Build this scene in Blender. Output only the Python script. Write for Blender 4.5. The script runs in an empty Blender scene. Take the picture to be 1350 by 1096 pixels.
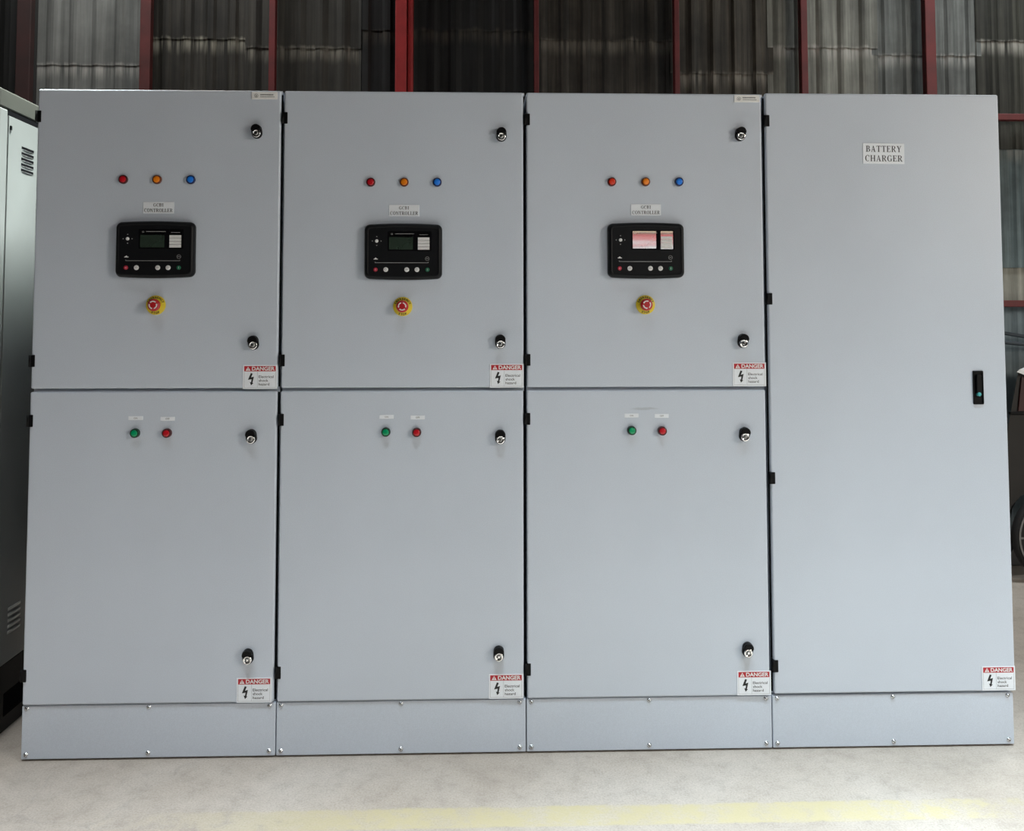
import bpy, bmesh, math, random
from mathutils import Vector, Matrix

random.seed(7)
SC = bpy.context.scene
COL = SC.collection
PI = math.pi

# ------------------------------------------------------------------ view
SC.view_settings.view_transform = 'Standard'
SC.view_settings.look = 'None'
SC.view_settings.exposure = 0.0
SC.view_settings.gamma = 1.0
SC.view_settings.use_curve_mapping = False


def srgb(r, g, b):
    def f(c):
        c /= 255.0
        return c / 12.92 if c <= 0.04045 else ((c + 0.055) / 1.055) ** 2.4
    return (f(r), f(g), f(b), 1.0)


# ------------------------------------------------------------------ materials
class NT:
    def __init__(self, name):
        self.m = bpy.data.materials.new(name)
        self.m.use_nodes = True
        self.t = self.m.node_tree
        self.b = next(n for n in self.t.nodes if n.type == 'BSDF_PRINCIPLED')

    def n(self, kind, **kw):
        nd = self.t.nodes.new(kind)
        for k, v in kw.items():
            setattr(nd, k, v)
        return nd

    def l(self, a, b):
        self.t.links.new(a, b)

    def coords(self, scale=(1, 1, 1)):
        tc = self.n('ShaderNodeTexCoord')
        mp = self.n('ShaderNodeMapping')
        mp.inputs['Scale'].default_value = scale
        self.l(tc.outputs['Object'], mp.inputs['Vector'])
        return mp.outputs['Vector']

    def noise(self, scale, detail=4, rough=0.55, sc=(1, 1, 1)):
        nz = self.n('ShaderNodeTexNoise')
        nz.inputs['Scale'].default_value = scale
        nz.inputs['Detail'].default_value = detail
        nz.inputs['Roughness'].default_value = rough
        self.l(self.coords(sc), nz.inputs['Vector'])
        return nz.outputs['Fac']

    def ramp(self, fac, stops):
        r = self.n('ShaderNodeValToRGB')
        els = r.color_ramp.elements
        while len(els) < len(stops):
            els.new(0.5)
        for e, (p, c) in zip(els, stops):
            e.position = p
            e.color = c if len(c) == 4 else (*c, 1)
        self.l(fac, r.inputs['Fac'])
        return r.outputs['Color']

    def math(self, op, a, b=None, c=None, clamp=False):
        nd = self.n('ShaderNodeMath', operation=op, use_clamp=clamp)
        for i, v in enumerate((a, b, c)):
            if v is None:
                continue
            if isinstance(v, (int, float)):
                nd.inputs[i].default_value = v
            else:
                self.l(v, nd.inputs[i])
        return nd.outputs[0]

    def mix(self, fac, a, b):
        nd = self.n('ShaderNodeMix', data_type='RGBA')
        for sock, v in ((nd.inputs[0], fac), (nd.inputs[6], a), (nd.inputs[7], b)):
            if isinstance(v, (int, float)):
                sock.default_value = v
            elif isinstance(v, tuple):
                sock.default_value = v
            else:
                self.l(v, sock)
        return nd.outputs[2]

    def xyz(self):
        tc = self.n('ShaderNodeTexCoord')
        s = self.n('ShaderNodeSeparateXYZ')
        self.l(tc.outputs['Object'], s.inputs[0])
        return s.outputs

    def bump(self, h, strength=0.3, dist=0.002):
        b = self.n('ShaderNodeBump')
        b.inputs['Strength'].default_value = strength
        b.inputs['Distance'].default_value = dist
        self.l(h, b.inputs['Height'])
        self.l(b.outputs['Normal'], self.b.inputs['Normal'])

    def smooth(self, v, lo, hi):
        nd = self.n('ShaderNodeMapRange', interpolation_type='SMOOTHSTEP')
        self.l(v, nd.inputs[0])
        nd.inputs[1].default_value = lo
        nd.inputs[2].default_value = hi
        return nd.outputs[0]


def plain(name, col, rough=0.5, metal=0.0, spec=0.5, var=0.06, scale=40, coat=0.0):
    k = NT(name)
    f = k.noise(scale, 3)
    lo = tuple(c * (1 - var) for c in col[:3]) + (1,)
    hi = tuple(min(1, c * (1 + var)) for c in col[:3]) + (1,)
    k.l(k.ramp(f, [(0.3, lo), (0.7, hi)]), k.b.inputs['Base Color'])
    k.b.inputs['Roughness'].default_value = rough
    k.b.inputs['Metallic'].default_value = metal
    k.b.inputs['Specular IOR Level'].default_value = spec
    if coat:
        k.b.inputs['Coat Weight'].default_value = coat
        k.b.inputs['Coat Roughness'].default_value = 0.03
    return k.m


def paint_mat(name, col, scuff=None):
    k = NT(name)
    f = k.noise(420, 2, 0.5)
    g = k.noise(2.3, 4, 0.6)
    c1 = k.ramp(f, [(0.3, tuple(c * 0.94 for c in col[:3])), (0.7, tuple(c * 1.05 for c in col[:3]))])
    c2 = k.ramp(g, [(0.3, (0.965, 0.965, 0.965)), (0.7, (1.02, 1.02, 1.02))])
    mul = k.n('ShaderNodeMix', data_type='RGBA', blend_type='MULTIPLY')
    mul.inputs[0].default_value = 1.0
    k.l(c1, mul.inputs[6])
    k.l(c2, mul.inputs[7])
    out = mul.outputs[2]
    if scuff:
        x, y, z = k.xyz()
        dx = k.math('DIVIDE', k.math('SUBTRACT', x, scuff[0]), 0.05)
        zz = k.math('ADD', k.math('SUBTRACT', z, scuff[1]), k.math('MULTIPLY', k.math('SUBTRACT', k.noise(30, 2), 0.5), 0.008))
        dz = k.math('DIVIDE', zz, 0.005)
        d = k.math('ADD', k.math('MULTIPLY', dx, dx), k.math('MULTIPLY', dz, dz))
        m = k.math('MULTIPLY', k.math('SUBTRACT', 1.0, k.smooth(d, 0.1, 1.2)), 0.30)
        out = k.mix(m, out, (0.22, 0.23, 0.24, 1))
    k.l(out, k.b.inputs['Base Color'])
    k.b.inputs['Roughness'].default_value = 0.36
    k.b.inputs['Specular IOR Level'].default_value = 0.42
    k.bump(k.noise(520, 2, 0.5), 0.10, 0.0006)
    return k.m


PAINT = (0.560, 0.612, 0.692)
M = {}
M['paint'] = paint_mat('cabinet_grey_paint', PAINT)
M['paint_scuff'] = paint_mat('cabinet_grey_paint_scuffed', PAINT, scuff=(0.391, 1.1006))
M['black'] = plain('black_plastic', (0.003, 0.003, 0.0036), 0.45, spec=0.16)
M['black_matt'] = plain('matt_black', (0.003, 0.003, 0.004), 0.8, spec=0.05)
M['ctrl'] = plain('controller_black', (0.006, 0.0066, 0.008), 0.42, spec=0.18)
M['glass'] = plain('display_window_black', (0.003, 0.003, 0.004), 0.04, spec=0.8, coat=0.8)
M['chrome'] = plain('chrome', (0.85, 0.85, 0.85), 0.12, metal=1.0, var=0.02)
M['zinc'] = plain('zinc_screw', (0.78, 0.80, 0.82), 0.22, metal=1.0, var=0.05)
M['zinc_dark'] = plain('lock_insert_grey', (0.30, 0.30, 0.30), 0.35, metal=0.8, var=0.05)
M['white'] = plain('label_white', (0.80, 0.835, 0.885), 0.5, var=0.02)
M['silver'] = plain('nameplate_silver', (0.80, 0.80, 0.79), 0.45, var=0.03)
M['ink'] = plain('ink_black', (0.012, 0.012, 0.014), 0.6)
M['ink_serif'] = plain('ink_dark_grey', (0.035, 0.035, 0.04), 0.6)
M['ink_grey'] = plain('ink_grey', (0.25, 0.25, 0.25), 0.6)
M['ink_pale'] = plain('ink_pale_grey', (0.38, 0.38, 0.38), 0.6)
M['ink_white'] = plain('ink_white', (0.75, 0.75, 0.75), 0.6)
M['danger_red'] = plain('sign_red', srgb(176, 32, 44), 0.45)
M['button_white'] = plain('button_white', (0.70, 0.70, 0.70), 0.45)
M['button_pink'] = plain('button_pale_red', srgb(205, 110, 125), 0.45)
M['button_red'] = plain('button_red', srgb(170, 25, 50), 0.45)
M['button_green'] = plain('button_green', srgb(10, 100, 70), 0.45)
M['lcd'] = plain('lcd_dark', srgb(46, 58, 50), 0.05, spec=0.8, var=0.15, scale=25, coat=0.8)
M['yellow'] = plain('estop_yellow', srgb(214, 190, 42), 0.45)
M['estop_red'] = plain('estop_red', srgb(178, 26, 34), 0.32)
M['teal'] = plain('lock_teal', srgb(70, 165, 170), 0.3)
for cn, dark, lit in (('red', (70, 8, 14), (185, 22, 34)), ('orange', (96, 40, 6), (235, 130, 22)),
                      ('blue', (6, 30, 82), (32, 120, 225)), ('green', (0, 46, 28), (0, 150, 96)),
                      ('scarlet', (84, 16, 8), (215, 52, 26))):
    M[cn + '_dark'] = plain('tinted_ring_' + cn, srgb(*dark), 0.3)
    M[cn] = plain('lens_' + cn, srgb(*lit), 0.22, coat=0.3)
M['steel_red'] = plain('red_oxide_steel', srgb(90, 22, 24), 0.6, var=0.25, scale=9)
M['steel_bright'] = plain('red_painted_column', srgb(150, 34, 36), 0.55, var=0.2, scale=9)
M['steel_dull'] = plain('dull_red_steel', srgb(72, 21, 20), 0.65, var=0.3, scale=9)
M['steel_red_shaded'] = plain('shaded_red_steel', srgb(40, 13, 12), 0.75, var=0.3, scale=9)  # red steel with the shade at the left edge put into its colour
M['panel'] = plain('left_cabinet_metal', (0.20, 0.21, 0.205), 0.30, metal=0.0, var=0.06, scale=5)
M['panel_lip_lit'] = plain('left_cabinet_lip_lit', (0.62, 0.62, 0.60), 0.3, metal=0.4)  # paler than the panel, standing in for light caught by the lower hoods
M['panel_rail'] = plain('left_cabinet_rail', (0.055, 0.057, 0.049), 0.5, var=0.04, scale=8)
M['cart_dark'] = plain('cart_dark_body', srgb(27, 24, 21), 0.6, var=0.25, scale=8)
M['cart_red'] = plain('cart_maroon', srgb(52, 14, 12), 0.5, var=0.2, scale=8)
M['cart_white'] = plain('cart_white_cover', (0.8, 0.8, 0.8), 0.4)
M['tyre'] = plain('tyre_rubber', (0.012, 0.012, 0.013), 0.75)
M['rim'] = plain('wheel_rim_grey', (0.22, 0.22, 0.22), 0.35, metal=0.8)
M['cable'] = plain('cable_slate', srgb(40, 48, 55), 0.6)
M['ceiling'] = plain('ceiling_dark_sheet', (0.02, 0.02, 0.02), 0.8, var=0.3, scale=2)
M['wall_plain'] = plain('side_wall_sheet', (0.05, 0.05, 0.05), 0.7, var=0.3, scale=2)
M['kerb'] = plain('kerb_concrete', (0.36, 0.36, 0.36), 0.8, var=0.2, scale=6)


def cladding(name, col, streak=0.5, lap=None, band=0.0, bandcol=(0.35, 0.34, 0.30, 1), blotch=0.5, rough=0.6):
    k = NT(name)
    s = k.noise(1.0, 5, 0.65, (38, 1, 1.3))
    s2 = k.noise(1.0, 4, 0.6, (11, 1, 2.2))
    g = k.noise(2.2, 5, 0.6, (1, 1, 1))
    c = col[:3]
    base = k.ramp(s, [(0.28, tuple(v * (1 - streak) for v in c)), (0.5, c), (0.74, tuple(v * (1 + streak * 1.5) for v in c))])
    bl = k.ramp(g, [(0.35, tuple([1 - blotch] * 3)), (0.7, tuple([1 + blotch * 0.6] * 3))])
    mul = k.n('ShaderNodeMix', data_type='RGBA', blend_type='MULTIPLY')
    mul.inputs[0].default_value = 1.0
    k.l(base, mul.inputs[6])
    k.l(bl, mul.inputs[7])
    out = mul.outputs[2]
    if lap is not None and band > 0:
        x, y, z = k.xyz()
        zz = k.math('ADD', z, k.math('MULTIPLY', k.math('SUBTRACT', s2, 0.5), 0.10))
        up = k.smooth(zz, lap - 0.10, lap - 0.015)
        dn = k.math('SUBTRACT', 1.0, k.smooth(zz, lap - 0.005, lap + 0.02))
        mask = k.math('MULTIPLY', k.math('MULTIPLY', up, dn), k.smooth(s, 0.36, 0.62))
        out = k.mix(k.math('MULTIPLY', mask, band), out, bandcol)
    k.l(out, k.b.inputs['Base Color'])
    k.b.inputs['Roughness'].default_value = rough
    k.b.inputs['Metallic'].default_value = 0.0
    k.b.inputs['Specular IOR Level'].default_value = 0.3
    k.bump(s, 0.15, 0.004)
    return k.m


def floor_mat():
    k = NT('worn_concrete_floor')
    n1 = k.noise(1.6, 6, 0.62)
    n2 = k.noise(14, 6, 0.7)
    n3 = k.noise(170, 4, 0.7)
    scr = k.noise(1.0, 4, 0.7, (9, 40, 1))
    base = k.ramp(n1, [(0.30, (0.375, 0.325, 0.275)), (0.52, (0.43, 0.38, 0.33)), (0.75, (0.475, 0.43, 0.385))])
    dirt = k.ramp(n2, [(0.30, (0.82, 0.815, 0.81)), (0.48, (0.98, 0.98, 0.98)), (0.75, (1.09, 1.09, 1.09))])
    fine = k.ramp(n3, [(0.32, (0.80, 0.79, 0.775)), (0.5, (1.0, 1.0, 1.0)), (0.68, (1.12, 1.12, 1.12))])

    def mul(a, b):
        m = k.n('ShaderNodeMix', data_type='RGBA', blend_type='MULTIPLY')
        m.inputs[0].default_value = 1.0
        k.l(a, m.inputs[6])
        k.l(b, m.inputs[7])
        return m.outputs[2]
    c = mul(mul(base, dirt), fine)
    # scattered chips and specks
    v = k.n('ShaderNodeTexVoronoi')
    v.inputs['Scale'].default_value = 24
    k.l(k.coords((1, 1.6, 1)), v.inputs['Vector'])
    sp = k.math('MULTIPLY', k.math('SUBTRACT', 1.0, k.smooth(v.outputs['Distance'], 0.03, 0.10)), k.smooth(n2, 0.50, 0.60))
    c = k.mix(k.math('MULTIPLY', sp, 0.55), c, (0.20, 0.195, 0.19, 1))
    # dragged scratches
    c = k.mix(k.math('MULTIPLY', k.smooth(scr, 0.66, 0.74), 0.25), c, (0.25, 0.245, 0.24, 1))
    # hairline cracks
    w = k.n('ShaderNodeTexVoronoi', feature='DISTANCE_TO_EDGE')
    w.inputs['Scale'].default_value = 1.1
    dst = k.n('ShaderNodeVectorMath', operation='ADD')
    nn = k.n('ShaderNodeTexNoise')
    nn.inputs['Scale'].default_value = 6
    k.l(k.coords(), nn.inputs['Vector'])
    sc = k.n('ShaderNodeVectorMath', operation='SCALE')
    sc.inputs['Scale'].default_value = 0.12
    k.l(nn.outputs['Color'], sc.inputs[0])
    k.l(k.coords(), dst.inputs[0])
    k.l(sc.outputs[0], dst.inputs[1])
    k.l(dst.outputs[0], w.inputs['Vector'])
    crack = k.math('MULTIPLY', k.math('SUBTRACT', 1.0, k.smooth(w.outputs['Distance'], 0.001, 0.006)), k.smooth(n1, 0.45, 0.6))
    c = k.mix(k.math('MULTIPLY', crack, 0.16), c, (0.22, 0.215, 0.21, 1))
    # worn yellow walkway line
    x, y, z = k.xyz()
    ye = k.math('ADD', y, k.math('MULTIPLY', k.math('SUBTRACT', n2, 0.5), 0.035))
    inside = k.math('MULTIPLY', k.smooth(ye, -0.425, -0.412), k.math('SUBTRACT', 1.0, k.smooth(ye, -0.322, -0.306)))
    xe = k.math('ADD', x, k.math('MULTIPLY', k.math('SUBTRACT', n2, 0.5), 1.6))
    ends = k.math('MULTIPLY', k.smooth(xe, 0.35, 1.15), k.math('SUBTRACT', 1.0, k.smooth(xe, 2.5, 3.1)))
    wear = k.math('ADD', 0.45, k.math('MULTIPLY', k.smooth(n2, 0.62, 0.42), 0.55))
    m = k.math('MULTIPLY', k.math('MULTIPLY', inside, ends), wear, clamp=True)
    c = k.mix(k.math('MULTIPLY', m, 0.75), c, (0.50, 0.435, 0.245, 1))
    k.l(c, k.b.inputs['Base Color'])
    k.b.inputs['Roughness'].default_value = 0.62
    k.b.inputs['Specular IOR Level'].default_value = 0.3
    k.bump(k.math('ADD', n2, k.math('MULTIPLY', n3, 0.5)), 0.25, 0.003)
    return k.m


M['floor'] = floor_mat()


# ------------------------------------------------------------------ mesh builder
class MB:
    """collects shapes and links them as one mesh object (front of everything faces -y)"""

    def __init__(self):
        self.bm = bmesh.new()
        self.mi = 0

    def _poly(self, pts):
        vs = [self.bm.verts.new(p) for p in pts]
        try:
            f = self.bm.faces.new(vs)
            f.material_index = self.mi
            return f
        except ValueError:
            return None

    def box(self, x0, x1, y0, y1, z0, z1, bev=0.0, seg=2):
        before = set(self.bm.faces)
        vs = bmesh.ops.create_cube(self.bm, size=1.0)['verts']
        for v in vs:
            v.co = Vector((x0 + (v.co.x + 0.5) * (x1 - x0), y0 + (v.co.y + 0.5) * (y1 - y0), z0 + (v.co.z + 0.5) * (z1 - z0)))
        if bev > 0:
            es = list(set(e for v in vs for e in v.link_edges))
            bmesh.ops.bevel(self.bm, geom=es, offset=bev, segments=seg, profile=0.5, affect='EDGES')
        for f in self.bm.faces:
            if f not in before:
                f.material_index = self.mi
        return self

    def prism(self, pts, y0, y1, smooth=False):
        """2D outline (x, z), counter-clockwise seen from the front, extruded from y0 (front) to y1 (back)"""
        n = len(pts)
        fr = [self.bm.verts.new((p[0], y0, p[1])) for p in pts]
        bk = [self.bm.verts.new((p[0], y1, p[1])) for p in pts]
        fs = [self.bm.faces.new(fr), self.bm.faces.new(list(reversed(bk)))]
        for i in range(n):
            j = (i + 1) % n
            f = self.bm.faces.new((fr[j], fr[i], bk[i], bk[j]))
            f.smooth = smooth
            fs.append(f)
        for f in fs:
            f.material_index = self.mi
        return self

    def skew_prism(self, pts, y0, y1, k):
        """like prism, but the back outline is shifted sideways by k times the depth"""
        n = len(pts)
        return self.loft([[(p[0], y0, p[1]) for p in pts], [(p[0] + k * (y1 - y0), y1, p[1]) for p in pts]], True, True, False)

    def loft(self, rings, cap0=True, cap1=True, smooth=True):
        """closed rings of equal length"""
        vr = [[self.bm.verts.new(p) for p in r] for r in rings]
        n = len(vr[0])
        for a, b in zip(vr, vr[1:]):
            for i in range(n):
                j = (i + 1) % n
                f = self.bm.faces.new((a[i], a[j], b[j], b[i]))
                f.smooth = smooth
                f.material_index = self.mi
        if cap0:
            f = self.bm.faces.new(list(reversed(vr[0])))
            f.material_index = self.mi
        if cap1:
            f = self.bm.faces.new(vr[-1])
            f.material_index = self.mi
        return self

    def lathe(self, prof, seg=32, cx=0.0, cz=0.0, smooth=True):
        """profile (radius, y) turned about the y axis, from back to front"""
        rings = []
        for r, y in prof:
            rings.append([(cx + r * math.cos(2 * PI * i / seg), y, cz + r * math.sin(2 * PI * i / seg)) for i in range(seg)])
        return self.loft(rings, True, True, smooth)

    def tube(self, pts, rad, seg=12):
        pts = [Vector(p) for p in pts]
        rings = []
        for i, p in enumerate(pts):
            d = (pts[min(i + 1, len(pts) - 1)] - pts[max(i - 1, 0)]).normalized()
            a = d.orthogonal().normalized() if i == 0 else (rings_a - d * rings_a.dot(d)).normalized()
            rings_a = a
            b = d.cross(a)
            rings.append([tuple(p + rad * (math.cos(2 * PI * k / seg) * a + math.sin(2 * PI * k / seg) * b)) for k in range(seg)])
        return self.loft(rings)

    def polys(self, plist, y0, y1):
        for p in plist:
            self.prism(p, y0, y1)
        return self

    def mesh(self, name, mats):
        bmesh.ops.recalc_face_normals(self.bm, faces=self.bm.faces[:])
        me = bpy.data.meshes.new(name)
        self.bm.to_mesh(me)
        self.bm.free()
        for m in (mats if isinstance(mats, (list, tuple)) else [mats]):
            me.materials.append(m)
        return me


def put(name, me, parent=None, loc=(0, 0, 0), roty=0.0, label=None):
    o = bpy.data.objects.new(name, me)
    COL.objects.link(o)
    o.parent = parent
    o.location = loc
    o.rotation_euler = (0, roty, 0)
    if label:
        o['label'] = label
    return o


def thing(name, loc, label, cat, group=None):
    o = bpy.data.objects.new(name, None)
    o.empty_display_size = 0.1
    COL.objects.link(o)
    o.location = loc
    o['label'] = label
    o['category'] = cat
    if group:
        o['group'] = group
    return o


def tag(o, label, cat, group=None):
    o['label'] = label
    o['category'] = cat
    if group:
        o['group'] = group
    return o


def struct(name, me):
    o = put(name, me)
    o['kind'] = 'structure'
    return o


def arc(cx, cz, r, a0, a1, n):
    return [(cx + r * math.cos(a0 + (a1 - a0) * i / n), cz + r * math.sin(a0 + (a1 - a0) * i / n)) for i in range(n + 1)]


def rrect(w, h, r, n=6, bow_x=0.0, bow_z=0.0, cx=0.0, cz=0.0):
    """rounded rectangle, optionally bowed outwards along its edges"""
    pts = []
    for sx, sz, a0 in ((1, 1, 0), (-1, 1, PI / 2), (-1, -1, PI), (1, -1, 1.5 * PI)):
        pts += arc(sx * (w / 2 - r), sz * (h / 2 - r), r, a0, a0 + PI / 2, n)
        # intermediate points for the bow along the following edge
        m = 7
        if a0 == 0:
            pts += [(w / 2 - r - (w - 2 * r) * i / m, h / 2) for i in range(1, m)]
        elif a0 == PI:
            pts += [(-w / 2 + r + (w - 2 * r) * i / m, -h / 2) for i in range(1, m)]
    out = []
    for x, z in pts:
        bz = bow_z * (1 - min(1, abs(x) / (w / 2)) ** 2) * (1 if z > 0 else -1) * min(1, abs(z) / (h / 2))
        bx = bow_x * (1 - min(1, abs(z) / (h / 2)) ** 2) * (1 if x > 0 else -1) * min(1, abs(x) / (w / 2))
        out.append((cx + x + bx, cz + z + bz))
    return out


def ring_polys(cx, cz, rx, rz, tx, tz, a0, a1, n=14):
    """elliptic ring whose stroke is tx thick at the sides and tz at top and bottom"""
    out = []
    for i in range(n):
        a = a0 + (a1 - a0) * i / n
        b = a0 + (a1 - a0) * (i + 1) / n
        out.append([(cx + (rx - tx) * math.cos(a), cz + (rz - tz) * math.sin(a)), (cx + rx * math.cos(a), cz + rz * math.sin(a)),
                    (cx + rx * math.cos(b), cz + rz * math.sin(b)), (cx + (rx - tx) * math.cos(b), cz + (rz - tz) * math.sin(b))])
    return out


# ---- a roman (serifed) capital alphabet, one em high, for the engraved plates
def R(x0, x1, z0, z1):
    return [(x0, z0), (x1, z0), (x1, z1), (x0, z1)]


def serif_glyph(ch):
    S, T, V = 0.145, 0.055, 0.045   # stem, thin stroke, serif height
    def sf(x0, x1, z, w=0.075):
        return R(x0 - w, x1 + w, z, z + V)
    if ch == 'B':
        return 0.70, [R(.10, .10 + S, 0, 1), R(.02, .35, 0, T), R(.02, .35, 1 - T, 1), R(.2, .36, .5, .5 + T)] + \
            ring_polys(.34, .755, .25, .245, S, T, -PI / 2, PI / 2) + ring_polys(.35, .265, .30, .265, S, T, -PI / 2, PI / 2)
    if ch == 'A':
        return 0.80, [[(.10, 0), (.16, 0), (.42, 1), (.38, 1)], [(.53, 0), (.69, 0), (.43, 1), (.36, 1)],
                      R(.20, .58, .30, .30 + T), sf(.10, .16, 0, .08), sf(.53, .69, 0)]
    if ch == 'T':
        return 0.74, [R(.30, .30 + S, 0, 1), R(.04, .70, 1 - T, 1), R(.04, .085, .78, 1), R(.655, .70, .78, 1), sf(.30, .445, 0, .09)]
    if ch == 'E':
        return 0.68, [R(.10, .10 + S, 0, 1), R(.02, .60, 0, T), R(.02, .58, 1 - T, 1), R(.2, .44, .5, .5 + T),
                      R(.57, .615, 0, .24), R(.535, .58, .78, 1), R(.40, .445, .40, .66)]
    if ch == 'R':
        return 0.76, [R(.10, .10 + S, 0, 1), R(.02, .36, 1 - T, 1), R(.2, .38, .47, .47 + T), sf(.10, .245, 0),
                      [(.30, .5), (.44, .5), (.70, 0), (.55, 0)], R(.54, .76, 0, V)] + ring_polys(.36, .735, .27, .265, S, T, -PI / 2, PI / 2)
    if ch == 'Y':
        return 0.76, [R(.31, .31 + S, 0, .48), [(.10, 1), (.26, 1), (.45, .44), (.32, .44)], [(.62, 1), (.68, 1), (.44, .42), (.38, .46)],
                      sf(.31, .455, 0), R(.02, .32, 1 - V, 1), R(.52, .75, 1 - V, 1)]
    if ch in 'CG':
        p = ring_polys(.40, .5, .36, .52, S, T, .30 * PI, 1.72 * PI, 24) + [R(.60, .645, .68, .98)]
        if ch == 'C':
            return 0.74, p
        return 0.80, p + [R(.56, .56 + S * .9, .04, .44), R(.47, .77, .40, .40 + V)]
    if ch == 'H':
        return 0.82, [R(.10, .10 + S, 0, 1), R(.57, .57 + S, 0, 1), R(.2, .6, .47, .47 + T), sf(.10, .245, 0, .07), sf(.10, .245, 1 - V, .07),
                      sf(.57, .715, 0, .07), sf(.57, .715, 1 - V, .07)]
    if ch == 'O':
        return 0.80, ring_polys(.40, .5, .36, .52, S, T, 0, 2 * PI, 30)
    if ch == 'N':
        return 0.84, [R(.13, .19, 0, 1), R(.64, .70, 0, 1), [(.10, 1), (.26, 1), (.70, 0), (.60, 0)], sf(.13, .19, 0, .08),
                      R(.02, .2, 1 - V, 1), sf(.64, .70, 1 - V, .08)]
    if ch == 'L':
        return 0.66, [R(.10, .10 + S, 0, 1), R(.02, .60, 0, T), R(.57, .615, 0, .26), sf(.10, .245, 1 - V)]
    if ch == '1':
        return 0.48, [R(.18, .18 + S, 0, 1), sf(.18, .325, 0), [(.06, .80), (.19, .86), (.19, 1), (.06, .86)]]
    return 0.4, []


def serif_line(text, cx, z0, height, width=None, squeeze=1.0):
    adv, items = 0.0, []
    for ch in text:
        w, ps = serif_glyph(ch)
        items.append((adv, ps))
        adv += w + 0.05
    adv -= 0.05
    sx = (width / adv) if width else height * squeeze
    out = []
    for a, ps in items:
        for p in ps:
            out.append([(cx - adv * sx / 2 + (a + x) * sx, z0 + z * height) for x, z in p])
    return out


def ccw(p):
    a = sum(p[i][0] * p[(i + 1) % len(p)][1] - p[(i + 1) % len(p)][0] * p[i][1] for i in range(len(p)))
    return p if a > 0 else list(reversed(p))


def sans_into(mb, text, cx, z0, height, width=None, y0=-0.001, y1=0.0, bold=0.0, align='CENTER', rot=0.0, pivot=None):
    """plain sans lettering added as flat raised letters"""
    cu = bpy.data.curves.new('lettering', 'FONT')
    cu.body = text
    cu.size = 1.0
    cu.offset = bold
    cu.resolution_u = 3
    cu.align_x = 'CENTER'
    ob = bpy.data.objects.new('lettering_source', cu)
    me = bpy.data.meshes.new_from_object(ob)
    xs = [v.co.x for v in me.vertices]
    ys = [v.co.y for v in me.vertices]
    x0, x1, b0, b1 = min(xs), max(xs), min(ys), max(ys)
    if text.lower() == text or any(c in 'gpqyj' for c in text):
        b0 = min(b0, 0.0)
    cap = 0.69
    sz = height / cap
    sx = (width / (x1 - x0)) if width else sz
    if align == 'CENTER':
        ox = cx - sx * (x0 + x1) / 2
    else:
        ox = cx - sx * x0
    mapped = []
    for v in me.vertices:
        px, pz = ox + v.co.x * sx, z0 + v.co.y * sz
        if rot:
            c, s = math.cos(rot), math.sin(rot)
            dx, dz = px - pivot[0], pz - pivot[1]
            px, pz = pivot[0] + c * dx - s * dz, pivot[1] + s * dx + c * dz
        mapped.append((px, pz))
    vs = [mb.bm.verts.new((p[0], y0, p[1])) for p in mapped]
    faces = []
    for pol in me.polygons:
        try:
            f = mb.bm.faces.new([vs[i] for i in pol.vertices])
            f.material_index = mb.mi
            faces.append(f)
        except ValueError:
            pass
    bpy.data.meshes.remove(me)
    bpy.data.objects.remove(ob)
    bpy.data.curves.remove(cu)


# ------------------------------------------------------------------ shared part meshes
DEPTH = 0.55


def mesh_body(z0=0.172, w=0.8):
    b = MB()
    # shell set back behind the doors, with a folded lip above the door gap
    b.box(0.0035, w - 0.0035, 0.024, DEPTH, z0, 2.147, 0.002)
    b.box(w - 0.011, w - 0.0025, 0.004, 0.03, 2.139, 2.148, 0.001)
    return b.mesh('cabinet_shell', M['paint'])


def mesh_gap_strips(z0, z1):  # black strips added to make the door gaps dark
    out = []
    for x0, x1 in ((0.0036, 0.012), (0.788, 0.7964)):
        b = MB()
        b.box(x0, x1, 0.0205, 0.0238, z0, z1)
        out.append(b.mesh('door_gap_strip', M['black_matt']))
    return out


def gap_strips(parent, pair):
    for me in pair:
        put('door_gap_strip', me, parent, label='black strip in the door gap')


def mesh_door(x0, x1, z0, z1, mat):
    b = MB()
    b.box(x0, x1, 0.0, 0.020, z0, z1, 0.0058, 4)
    return b.mesh('sheet_steel_door', mat)


def mesh_plinth():
    b = MB()
    b.box(0.0015, 0.7985, 0.006, 0.03, 0.0055, 0.1705, 0.0025, 2)      # front panel
    b.box(0.0035, 0.7965, 0.03, DEPTH - 0.02, 0.0, 0.1705)
    return b.mesh('plinth_panel', M['paint'])


def mesh_screw():
    b = MB()
    b.lathe([(0.0072, 0.0), (0.0072, -0.0012), (0.0056, -0.0013), (0.0054, -0.003), (0.0042, -0.0046), (0.002, -0.0054), (0.0004, -0.0055)], 20)
    b.mi = 1
    b.box(-0.003, 0.003, -0.0058, -0.0048, -0.0005, 0.0005)
    b.box(-0.0005, 0.0005, -0.0058, -0.0048, -0.003, 0.003)
    return b.mesh('screw_head', [M['zinc'], M['black']])


def mesh_hinge():
    b = MB()
    b.box(-0.0085, 0.0085, -0.003, 0.0195, -0.0192, 0.0192, 0.0015, 2)
    b.tube([(-0.0065, -0.001, -0.0185), (-0.0065, -0.001, 0.0185)], 0.0042, 12)
    return b.mesh('hinge_block', M['black'])


def oval(w, c0, c1, n=14):
    """upright oval: half circle of width w about height c1 on top, about c0 below"""
    r = w / 2
    return arc(0, c1, r, 0, PI, n) + arc(0, c0, r, PI, 2 * PI, n)


def scale_pts(pts, k, cx=0, cz=0):
    return [(cx + (x - cx) * k, cz + (z - cz) * k) for x, z in pts]


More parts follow.
